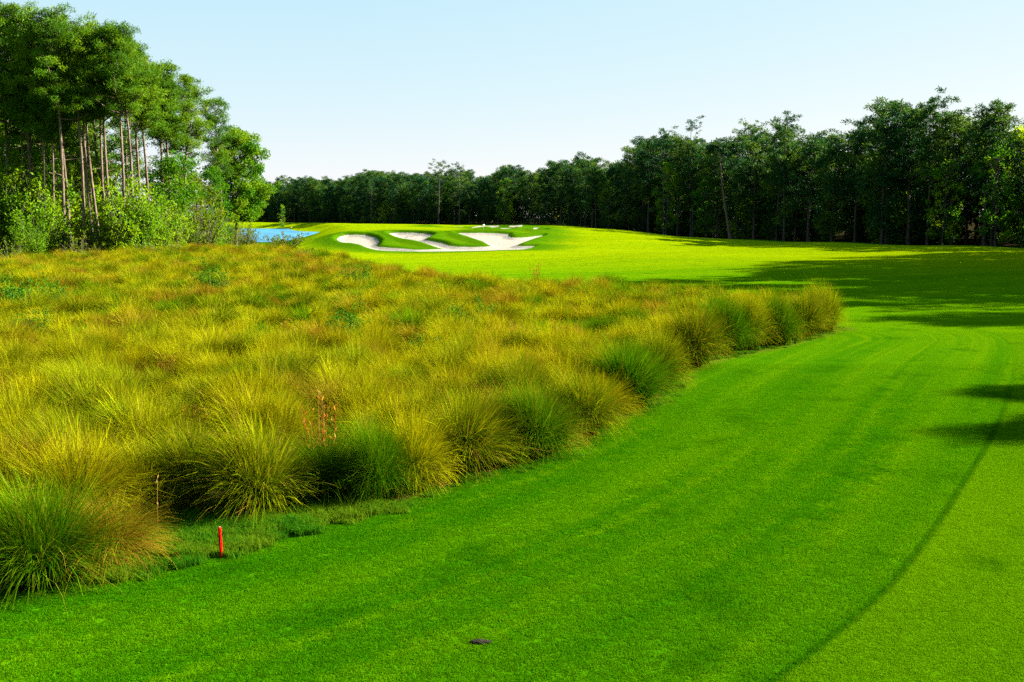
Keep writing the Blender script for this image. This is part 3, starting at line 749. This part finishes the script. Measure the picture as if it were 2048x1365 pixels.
# understory of the left wood
SH = [make_shrub(70+i, 8.5, 7, M_under, leaf=.30, dens=75, n=46) for i in range(3)]
SB = [make_shrub(80+i, 4.0, 6, M_brush, leaf=.22, dens=70, n=40) for i in range(2)]
ush = [(15,524,10.5,'bright',"tall bright green sapling shrub at the left edge under the pines"),
 (-60,526,10,'bright','bright green shrub cut by the left frame edge'),
 (90,526,8.0,'bright','bright green shrub at the foot of the thick-trunked pine'),
 (60,530,5.5,'bright','low bright green shrub in front of the leftmost pines'),
 (190,524,5.2,'brush','yellowish scrub under the curving pine trunk'),
 (232,524,8.4,'bright','bright green shrub below the forked pine'),
 (272,522,10.2,'bright','tallest bright green shrub, around the slender pale pine'),
 (312,519,8.5,'bright','bright green shrub right of the tallest one'),
 (345,515,7.4,'bright','bright green shrub left of the last tall pine'),
 (400,507,9.0,'brush','olive scrub tree between the last tall pine and the leafy tree'),
 (425,502,7.0,'bright','green shrub close left of the thin-trunked corner pine'),
 (160,527,3.5,'brush','low olive scrub by the dark gap of the wood edge'),
 (492,493,4.6,'brush','wispy olive scrub right of the leafy tree trunk'),
 (503,489,3.0,'brush','low olive scrub at the pond end of the wood'),
 (455,498,3.2,'brush','small olive scrub at the foot of the leafy tree'),
 (350,519,2.6,'brush','low scrub at the meadow edge below the last tall pine'),
 (290,524,2.6,'brush','low scrub at the meadow edge below the tallest shrub'),
 (20,533,3.0,'brush','low scrub at the meadow edge at far left'),
 (482,486,4.6,'brush','dense scrub behind the trunk of the corner leafy tree'),
 (462,488,5.0,'bright','green shrub hiding the pond left of the corner leafy tree')]
pr = {}
for i, (px, py, H, kd, lab) in enumerate(ush):
    x, y = P(px, py); pool = SH if kd == 'bright' else SB; j = i % len(pool); h0 = 8.5 if kd == 'bright' else 4.0
    s = H/h0; w = s*.9 if kd == 'bright' else max(.8, s*.75)
    g = 'bright shrubs under the left pines' if kd == 'bright' else 'olive scrub along the left wood edge'
    if (kd, j) not in pr: pr[(kd, j)] = tree_obj('woodland_shrub', pool[j], (x, y, 0), rng.uniform(0, 6), (w, w, s), 'foliage', 'stem', category='shrub', label=lab, group=g)
    else: copy_tree(pr[(kd, j)], (x, y, 0), rng.uniform(0, 6), (w, w, s), label=lab, group=g)
LU = [make_broad(350+i, 15, .03, 4.6, M_brush if i else M_oak, leaf=.45, dens=60, n=60, rad=.12, cr=(.9, 1.7)) for i in range(2)]
lo_ = points_obj('left_wood_interior', lb[:, :3], np.array([int(i) if i < 4 else 4+int(i) % 2 for i in lb[:, 3]]), rng.uniform(0, 6.28, n), np.stack([s_*1.15, s_*1.15, s_*.9], 1),
                 kind='stuff', category='woodland', label='mass of woodland deep behind the left stand of pines')
gn_scatter(lo_, [source(m[1]) for m in LP]+[source(m[1]) for m in LU])
# deeper understory, closes the view between trunks
for k in range(46):
    x = -64+(k%26)*2.4; yb = np.interp(x, [p[0] for p in LW], [p[1] for p in LW]); y = yb+(rng.uniform(4, 12) if k < 26 else rng.uniform(14, 28))
    if CX+F*x/y > 512: continue
    s = rng.uniform(1.0, 1.7)
    copy_tree(pr[('bright', k % 3)], (x, y, hz(x, y)), rng.uniform(0, 6), (s, s, s), label='green understory shrub in the shade deeper in the left wood', group='shrubs deeper in the left wood')

# --- right and far wood
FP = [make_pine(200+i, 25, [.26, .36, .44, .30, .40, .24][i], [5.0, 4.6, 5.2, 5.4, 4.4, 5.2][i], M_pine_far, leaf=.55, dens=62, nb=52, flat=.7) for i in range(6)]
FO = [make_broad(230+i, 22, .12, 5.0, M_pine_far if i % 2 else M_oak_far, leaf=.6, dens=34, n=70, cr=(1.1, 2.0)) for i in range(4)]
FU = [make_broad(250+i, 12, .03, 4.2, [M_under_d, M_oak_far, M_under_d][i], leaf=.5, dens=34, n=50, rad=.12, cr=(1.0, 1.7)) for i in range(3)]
def walk(path, gap, jit=.35):
    P_ = np.array(path); L_ = np.concatenate([[0], np.cumsum(np.hypot(*np.diff(P_, axis=0).T))]); s = 0; out = []
    while s < L_[-1]:
        i = np.searchsorted(L_, s, side='right')-1; i = min(i, len(P_)-2); f = (s-L_[i])/(L_[i+1]-L_[i])
        p = P_[i]+(P_[i+1]-P_[i])*f; d_ = (P_[i+1]-P_[i])/np.hypot(*(P_[i+1]-P_[i])); out.append((p, np.array([-d_[1], d_[0]])))
        s += gap*rng.uniform(1-jit, 1+jit)
    return out
# skyline of the wood in the photo
SKY = np.array([(430,366),(540,364),(600,356),(650,354),(700,360),(740,346),(790,350),(830,356),(875,338),(915,340),(950,350),(1000,342),(1030,330),(1060,332),(1100,328),
 (1150,318),(1180,325),(1230,322),(1260,295),(1300,285),(1340,275),(1380,282),(1430,285),(1490,275),(1530,262),(1575,243),(1610,258),(1650,262),(1700,262),(1740,225),(1775,214),
 (1820,226),(1865,210),(1900,232),(1935,240),(1970,222),(2000,212),(2048,208),(2150,205),(2400,200)])
PRO = {}
def put(pool, nm, j, loc, rz, sc, lab, grp, cat):
    key = (nm, j)
    if key not in PRO: PRO[key] = tree_obj(nm, pool[j], loc, rz, sc, category=cat, label=lab, group=grp)
    else: copy_tree(PRO[key], loc, rz, sc, label=lab, group=grp)
def zone(px):
    if px < 760: return 'far treeline beyond the pond', 'beyond the pond'
    if px < 1150: return 'treeline behind the green and its bunkers', 'behind the bunkers'
    if px < 1560: return 'treeline in the middle right of the view', 'at middle right'
    if px < 2060: return 'near treeline at the right of the view', 'at the right'
    return 'wood beyond the right frame edge', 'beyond the right edge'
cnt = 0
for row, (off, gap, lo, hi) in enumerate([(0, 6.6, 0, 34), (8, 8.0, -4, 26), (17, 9.5, -4, 26)]):
    for p, nrm in walk(TL, gap):
        q = p+nrm*(-off if False else off)*1.0
        # nrm points to the far side of the line
        q = q+rng.uniform(-1.4, 1.4, 2); x, y = q
        px = CX+F*x/y
        if px < 480 or px > 2480: continue
        z = hz(x, y); top = np.interp(px, SKY[:, 0], SKY[:, 1])+rng.uniform(lo, hi)*(.8 if y > 200 else 1)
        H = CAMZ+(HOR-top)/F*y-z
        if H > 33: H = 33
        za, zb = zone(px); cnt += 1
        if rng.uniform() < .74:
            j = rng.integers(0, 6); s = H/25; w = min(1.3, s)*rng.uniform(.95, 1.3)
            put(FP, 'pine_tree', j, (x, y, z), rng.uniform(0, 6.28), (w, w, s), 'dark pine in the '+za if row == 0 else 'pine in rear rows of the '+za, ('front' if row == 0 else 'rear')+' pines '+zb, 'pine tree')
        else:
            j = rng.integers(0, 4) if row else 1+2*rng.integers(0, 2); s = H/22*rng.uniform(.8, .95); w = min(1.2, s)
            put(FO, 'broadleaf_tree', j, (x, y, z), rng.uniform(0, 6.28), (w, w, s), 'leafy tree among the pines of the '+za, 'leafy trees '+zb, 'broadleaf tree')
for p, nrm in walk(TL, 4.6):
    q = p+nrm*rng.uniform(-.5, 8); x, y = q; px = CX+F*x/y
    if px < 480 or px > 2480: continue
    s = rng.uniform(.45, .95); za, zb = zone(px)
    put(FU, 'understory_tree', rng.integers(0, 3), (x, y, hz(x, y)), rng.uniform(0, 6.28), (s, s, s*rng.uniform(.9, 1.2)), 'shaded understory tree under the '+za, 'understory '+zb, 'small tree')
    cnt += 1
for p, nrm in walk(TL, 8):
    q = p+nrm*rng.uniform(10, 24); x, y = q; px = CX+F*x/y
    if px < 480 or px > 2480: continue
    s = rng.uniform(.9, 1.3); za, zb = zone(px)
    put(FU, 'understory_tree', rng.integers(0, 3), (x, y, hz(x, y)), rng.uniform(0, 6.28), (s*1.2, s*1.2, s), 'understory tree inside the '+za, 'inner understory '+zb, 'small tree')
    cnt += 1
print('right trees', cnt)
y_skip = lambda p: p[1] < 45
# pines just beyond the right frame edge, whose shadows lie on the fairway
for p, nrm in walk(TR, 6.6, .5):
    for off in (0, 9, 18):
        x, y = np.array(p)+nrm*off+rng.uniform(-1.5, 1.5, 2)*(0 if y_skip(p) else 1)
        s = rng.uniform(.95, 1.28)
        if y_skip(p) and off: continue
        if (x-6*s)/y < .53: x = .53*y+6*s
        put(FP, 'pine_tree', rng.integers(0, 6), (x, y, 0), rng.uniform(0, 6.28), (s, s, s), 'pine just beyond the right frame edge', 'pines beyond the right edge', 'pine tree')
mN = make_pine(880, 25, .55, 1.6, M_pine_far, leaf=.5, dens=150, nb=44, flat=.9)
for i, (x, y, hh) in enumerate(((57.4, 37.0, 1.0), (59.6, 37.6, 1.0), (61.8, 37.4, 1.0), (60.0, 41.3, 1.0), (62.2, 41.6, 1.0))):
    if i == 0: pN = tree_obj('pine_tree', mN, (x, y, 0), 0, (1, 1, hh), category='pine tree', label='pine just beyond the right frame edge', group='pines beyond the right edge')
    else: copy_tree(pN, (x, y, 0), i*1.7, (1, 1, hh))
back = []
for off, gap in ((26, 7), (34, 8), (44, 9), (56, 10)):
    for p, nrm in walk(TL, gap):
        q = p+nrm*off+rng.uniform(-2, 2, 2); px = CX+F*q[0]/q[1]
        if 470 < px < 2500: back.append((q[0], q[1], hz(*q), max(0, rng.integers(-4, 9)) if rng.uniform() < .5 else rng.integers(6, 9)))
back = np.array(back); n = len(back)
BK = []
for tm, cm in [FP[i] for i in range(6)]+[FU[0], FO[1], FO[3]]:
    a = source(tm); b2 = source(cm); BK.append((a, b2))
s_ = rng.uniform(.8, 1.05, n)
for nm, which in (('wood_interior', 1),):
    srcs = [t[which] for t in BK]
    bo = points_obj(nm, back[:, :3], back[:, 3].astype(int), rng.uniform(0, 6.28, n), np.stack([s_*1.2, s_*1.2, s_*.86], 1), kind='stuff', category='woodland',
                    label='dark unbroken mass of woodland deep behind the front trees of the far treeline')
    gn_scatter(bo, srcs)
# named trees that stand out of the skyline
def stand_out(px, py, Y, top, lab, cb=.6, Rc=4.5, lean=(0, 0), sparse=.8, nb=22, seed=0, rad=.25, topf=1.0, bk=None):
    x = (px-CX)/F*Y; z = hz(x, Y); H = CAMZ+(HOR-top)/F*Y-z
    Y += 4
    m = make_pine(700+seed, H, cb-.1, Rc, M_pine_far, leaf=.5, dens=75, nb=nb, lean=lean, sparse=sparse, rad=rad, flat=.5, top=topf, bk=bk)
    tree_obj('pine_tree', m, (x, Y, z), 0, 1, category='pine tree', label=lab, group='pines standing out of the far skyline')
stand_out(877, 0, 396, 326, 'flat-topped pine whose crown stands out of the skyline above the middle bunkers', .8, 5.0, nb=14, seed=1)
stand_out(918, 0, 392, 334, 'wide-crowned pine next right of the flat-topped one behind the bunkers', .72, 6, nb=18, seed=2)
stand_out(1330, 0, 262, 264, 'pine with broad layered flat crown left of the open-topped one in the treeline', .7, 6.0, nb=18, seed=3)
stand_out(1385, 0, 258, 246, 'open-topped pine with thin see-through crown above the middle of the right treeline', .8, 4.6, nb=12, seed=4, sparse=.62)
stand_out(1490, 0, 240, 250, 'sparse pine with a long side branch standing out of the right skyline', .78, 5.6, nb=13, seed=5, sparse=.7)
stand_out(742, 0, 438, 344, 'narrow-topped pine above the far treeline left of the bunkers', .6, 4, nb=18, seed=6)
stand_out(1466, 0, 232, 290, 'pine with pale bare trunk leaning left in front of the right treeline', .86, 3.0, lean=(-.17, 0), nb=10, seed=7, rad=.34, bk=bark)
stand_out(1575, 0, 214, 234, 'tallest dark pine in the middle of the right treeline', .45, 5, nb=34, seed=8, sparse=1)
stand_out(1775, 0, 188, 210, 'big dark pine with twin rounded tops in the right treeline', .45, 5.5, nb=36, seed=9, sparse=1)
stand_out(1868, 0, 182, 204, 'dark dome-topped pine right of the twin-topped one', .5, 6.0, nb=38, seed=10, sparse=1)
stand_out(2000, 0, 176, 208, 'dark pine close to the right frame edge rising over its neighbours', .45, 5.5, nb=34, seed=11, sparse=1)

for i, (px, Y, H, lab) in enumerate(((1985, 171, 17, 'warm yellow-green leafy tree at the foot of the wood by the right frame edge'), (1880, 180, 15, 'yellow-green leafy tree in a gap of the near wood, left of the warmest one'), (1330, 258, 18, 'light green leafy tree in the middle of the right treeline'), (1410, 246, 15, 'light green bushy tree left of the leaning pale trunk'), (1010, 386, 17, 'light green leafy tree in the dark wood behind the green'))):
    x = (px-CX)/F*Y; m = make_broad(800+i, H, .1, 3.8, M_oak_far, leaf=.5, dens=40, n=46, rad=.14, cr=(.6, 1.3))
    tree_obj('leafy_tree', m, (x, Y, hz(x, Y)), category='broadleaf tree', label=lab)
# ------------------------------------------------------------------ small things
def box(name, x0, x1, y0, y1, z0, z1, mat, parent, bev=.004):
    import bmesh
    bm = bmesh.new(); bmesh.ops.create_cube(bm, size=1)
    for v in bm.verts: v.co = ((x0+x1)/2+v.co.x*(x1-x0), (y0+y1)/2+v.co.y*(y1-y0), (z0+z1)/2+v.co.z*(z1-z0))
    bmesh.ops.bevel(bm, geom=bm.edges[:], offset=bev, segments=2, affect='EDGES')
    me = bpy.data.meshes.new(name); bm.to_mesh(me); bm.free(); return link(name, me, mat, parent)
red = plain('red_paint', (.50, .0008, .0008), (.42, .001, .001), 30, .7, .02, .1)
pale = plain('worn_stake_top', (.75, .28, .22), (.6, .1, .08), 60, .7, .2)
x, y = P(443, 1115)
st = empty('boundary_stake', (x, y, 0), category='stake', label='red painted wooden boundary stake at the turf edge', )
st.rotation_euler = (0, R(-1.5), R(50))
box('post', -.019, .019, -.019, .019, -.1, .46, red, st, .006); box('stake_top', -.017, .017, -.017, .017, .4605, .472, pale, st, .004)
x, y = P(1590, 688)
brown = plain('brown_wood', (.10, .035, .015), (.2, .07, .03), 20, .8, .2)
bp = empty('marker_post', (x, y, 0), category='post', label='small weathered brown marker post on the turf below the far tussocks')
box('post', -.03, .03, -.03, .03, -.1, .26, brown, bp, .006); box('post_cap', -.034, .034, -.034, .034, .261, .285, brown, bp, .006)

# divot hole with loose clods
def lump(name, seed, rad, flat, mat, loc, n=2, **props):
    import bmesh
    r = random.Random(seed); bm = bmesh.new(); bmesh.ops.create_icosphere(bm, subdivisions=3, radius=rad)
    for v in bm.verts:
        f = 1+.22*math.sin(v.co.x*38+seed)+.18*math.sin(v.co.y*47+2)+r.uniform(-.08, .08); v.co = (v.co.x*f*1.9, v.co.y*f, v.co.z*f*flat)
    me = bpy.data.meshes.new(name); bm.to_mesh(me); bm.free(); return link(name, me, mat, None, loc, **props)
x, y = P(965, 1286)
lump('soil_clod', 3, .062, .4, plain('dark_soil', (.012, .012, .006), (.04, .03, .015), 40, .9, .1, .5), (x, y, .012), category='clod', label='small dark clod of soil lying on the mown turf at bottom centre')

# stalks: broomsedge, thin upright coloured stems
def stalk_mesh(name, seed, n, H, spread, w):
    r = np.random.default_rng(seed); V = []; Q = []; t_ = []; rn = []
    for i in range(n):
        b0 = np.array([*r.normal(0, spread, 2), 0]); tp = b0+np.array([*r.normal(0, .09*H, 2), H*r.uniform(.65, 1.1)])
        m_ = (b0+tp)/2+np.array([*r.normal(0, .02, 2), 0])
        v, q = tube([b0, m_, b0*.1+tp*.9, tp], np.array([w, w*1.1, w*.7, .001]), 3)
        Q.append(q+sum(len(a) for a in V)); V.append(v); t_ += list(np.repeat([0, .5, .85, 1], 3)); rn += [r.uniform()]*12
        for k in range(7): # spikelets
            f = r.uniform(.45, 1); c_ = b0+(tp-b0)*f; lv, lq = leaves(c_[None, :], np.array([r.uniform(.05, .11)]), r, 4, up=1.5)
            Q.append(lq+sum(len(a) for a in V)); V.append(lv); t_ += [f]*4; rn += [r.uniform()]*4
    return np_mesh(name, np.concatenate(V), np.concatenate(Q), attrs={'t': np.array(t_), 'rnd': np.array(rn)})
M_rust = blade_mat('rust_stalk', (.20, .07, .015), (.42, .14, .02), (.62, .24, .03), (.60, .38, .08), tip_at=.5)
M_straw = blade_mat('straw_stalk', (.55, .30, .06), (.62, .36, .07), (.74, .48, .12), (.62, .30, .06), tip_at=.5)
SM = [stalk_mesh('stalks', 5+i, 20, 1.35, .10, .0045) for i in range(3)]
for m in SM: m.materials.append(M_rust)
for i, (px, py, z, s, lab) in enumerate([
    (648, 985, 0, 1.25, 'clump of orange dry stalks above the dark shaded tussock in the front meadow'),
    (340, 800, 0, .95, 'red-orange stalk clump in the left meadow'),
    (398, 935, 0, .95, 'curled orange stalk clump left of the fountain-shaped tussock'),
    (1022, 745, 0, 1.15, 'red stalk clump, leftmost of the three beside the green tussocks'),
    (1050, 742, 0, 1.15, 'red stalk clump, middle one of the three beside the green tussocks'),
    (1115, 735, 0, 1.2, 'red stalk clump, right one of the three beside the green tussocks'),
    (1155, 730, 0, 1.0, 'thin reddish stalk clump right of the three red ones'),
    (570, 722, 0, 1.1, 'faint orange stalk clump in the middle of the meadow'),
    (1072, 590, 0, 1.5, 'orange-tipped stalks standing at the far edge of the meadow')]):
    x, y = P(px, py); o = link('dry_stalks', SM[i % 3], None, None, (x, y, .0), category='dry stalks', label=lab, group='orange dry stalks in the meadow')
    o.scale = (s, s, s); o.rotation_euler = (0, 0, i*1.3)
x, y = P(316, 1068)
m = stalk_mesh('seed_stalk', 79, 1, 1.35, .012, .006); m.materials.append(M_straw)
link('seed_stalk', m, None, None, (x, y, 0), category='seed stalk', label='single tall dry seed stalk above the tan drooping tussock')

# leafy weeds
M_weed = leaf_mat('weed_leaves', [(0, (.04, .19, .008)), (.85, (.09, .30, .006)), (1, (.24, .44, .02))], trans=.35, spec=.03)
stemg = plain('green_stem', (.05, .12, .01), (.12, .2, .02), 8, .8, .1)
WD = [make_shrub(160+i, 1.3, 1.7, M_weed, leaf=.08, dens=800, n=26, bk=stemg) for i in range(2)]
prw = {}
for i, (px, py, s, lab) in enumerate([
    (30, 640, 1.5, 'leafy green weed bush at the left edge of the meadow'), (110, 632, 1.2, 'leafy green weed bush second from the left edge of the meadow'),
    (75, 690, .95, 'dark little weed bush in the left meadow'), (690, 700, 1.05, 'pale-flowered weed in the middle of the meadow'),
    (920, 690, 1.0, 'pale-flowered weed left of the bright green tussocks'), (965, 672, .9, 'small pale-flowered weed right beside its larger neighbour'),
    (850, 740, .8, 'leafy weed in the centre of the meadow'), (430, 600, 1.4, 'dark leafy weed patch in the back of the meadow'), (715, 590, 1.4, 'leafy weed bush in the far middle of the meadow'),
    (500, 745, .9, 'dark green weed in the hollow of the left meadow')]):
    x, y = P(px, py); j = i % 2
    if j not in prw: prw[j] = tree_obj('weed_plant', WD[j], (x, y, 0), i, s, 'foliage', 'stem', category='weed', label=lab, group='leafy weeds in the meadow')
    else: copy_tree(prw[j], (x, y, 0), i, s, label=lab, group='leafy weeds in the meadow')
# shrubs by the water and at the far edge of the meadow
WS = [make_shrub(180, 2.4, 7, M_brush, leaf=.2, dens=220, n=60), make_shrub(181, 1.6, 4, M_under_d, leaf=.14, dens=110, n=40)]
x, y = P(572, 500, .2); tree_obj('waterside_shrub', WS[0], (x, y, 0), 0, (1.1, 1, 1.15), 'foliage', 'stem', category='shrub', label='low wide shrub in front of the blue pond')
x, y = P(610, 520, .2); copy_tree(bpy.data.objects['waterside_shrub'], (x, y, 0), 2, (.6, .6, .6), label='small shrub right of the waterside shrub at the meadow end')
# young tree on the far bank
x, y = on_ground(565, 446.5); m = make_broad(300, 11, .08, 1.8, M_oak, leaf=.4, dens=60, n=26, rad=.1, cr=(.6, 1.0))
tree_obj('young_tree', m, (x, y, hz(x, y)), category='young tree', label='small light green young tree on the far bank of the pond')
# far marks: bunker rake and white markers
wht = plain('white_paint', (.8, .8, .78), (.7, .7, .68), 10, .5, .3)
for px, py, lab in ((583, 453.5, 'small white marker on the far bank of the pond'), (967, 461, 'small white marker on the green right of the middle bunker')):
    x, y = on_ground(px, py); b_ = empty('white_marker', (x, y, hz(x, y)), category='marker', label=lab)
    v, q = tubes([(np.array([[0,0,-.05],[0,0,.35],[0,0,.55],[0,0,.7],[0,0,.74]]), np.array([.02,.02,.2,.2,.05]), 10)])
    m = np_mesh('marker_body', v, q, smoothf=True); link('marker_body', m, wht, b_)
x, y = on_ground(826, 471.5); z = hz(x, y)
rk = empty('bunker_rake', (x, y, z+.05), category='rake', label='rake lying on the sand of the middle bunker')
dk = plain('rake_plastic', (.03, .03, .03), (.06, .05, .04), 10, .6, .3)
v, q = tubes([(np.array([[-1.0,.1,.03],[0,0,.12],[.9,-.1,.25]]), np.array([.02,.02,.02]), 6)]); link('handle', np_mesh('handle', v, q), dk, rk)
v, q = tubes([(np.array([[-1.0,-.28,.05],[-1.0,.48,.05]]), np.array([.04,.04]), 6)]+[(np.array([[-1.0,yy,.05],[-1.03,yy,-.06]]), np.array([.015,.008]), 4) for yy in np.linspace(-.26,.46,9)])
link('rake_head', np_mesh('rake_head', v, q), dk, rk)

# ------------------------------------------------------------------ light
EL, AZ = R(28), R(17)       # sun height, and its turn from the right towards the far side
sd_ = np.array([math.cos(AZ)*math.cos(EL), math.sin(AZ)*math.cos(EL), math.sin(EL)])
sun = bpy.data.lights.new('sun', 'SUN'); sun.energy = 5; sun.angle = R(.5); sun.color = (1, .93, .80)
so = bpy.data.objects.new('sun', sun); COL.objects.link(so)
from mathutils import Vector
so.rotation_euler = Vector(sd_).to_track_quat('Z', 'Y').to_euler(); so.location = (60, 20, 60)
w = bpy.data.worlds.new('World'); scene.world = w; w.use_nodes = True; nt = w.node_tree
bg = nt.nodes['Background']; sky = nt.nodes.new('ShaderNodeTexSky'); sky.sky_type = 'NISHITA'; sky.sun_disc = False
sky.sun_elevation = EL; sky.sun_rotation = math.atan2(sd_[0], sd_[1]); sky.air_density = 1.0; sky.dust_density = .15; sky.ozone_density = 3.0
sx = nt.nodes.new('ShaderNodeSeparateColor'); cx_ = nt.nodes.new('ShaderNodeCombineColor'); nt.links.new(sky.outputs[0], sx.inputs[0])
for i, (g_, m_) in enumerate(((.50, 1.06), (.22, 1.65), (.04, 2.31))):   # pale, evenly bright spring sky
    a = nt.nodes.new('ShaderNodeMath'); a.operation = 'POWER'; a.inputs[1].default_value = g_; nt.links.new(sx.outputs[i], a.inputs[0])
    b = nt.nodes.new('ShaderNodeMath'); b.operation = 'MULTIPLY'; b.inputs[1].default_value = m_; nt.links.new(a.outputs[0], b.inputs[0]); nt.links.new(b.outputs[0], cx_.inputs[i])
nt.links.new(cx_.outputs[0], bg.inputs[0]); bg.inputs[1].default_value = .050
scene.view_settings.view_transform = 'Standard'; scene.view_settings.look = 'None'; scene.view_settings.gamma = 1
scene.view_settings.exposure = 3.0
scene.render.engine = 'CYCLES'
scene.cycles.max_bounces = 6; scene.cycles.diffuse_bounces = 3; scene.cycles.transmission_bounces = 4
scene.cycles.use_adaptive_sampling = True; scene.cycles.adaptive_threshold = .02
scene.cycles.use_denoising = False
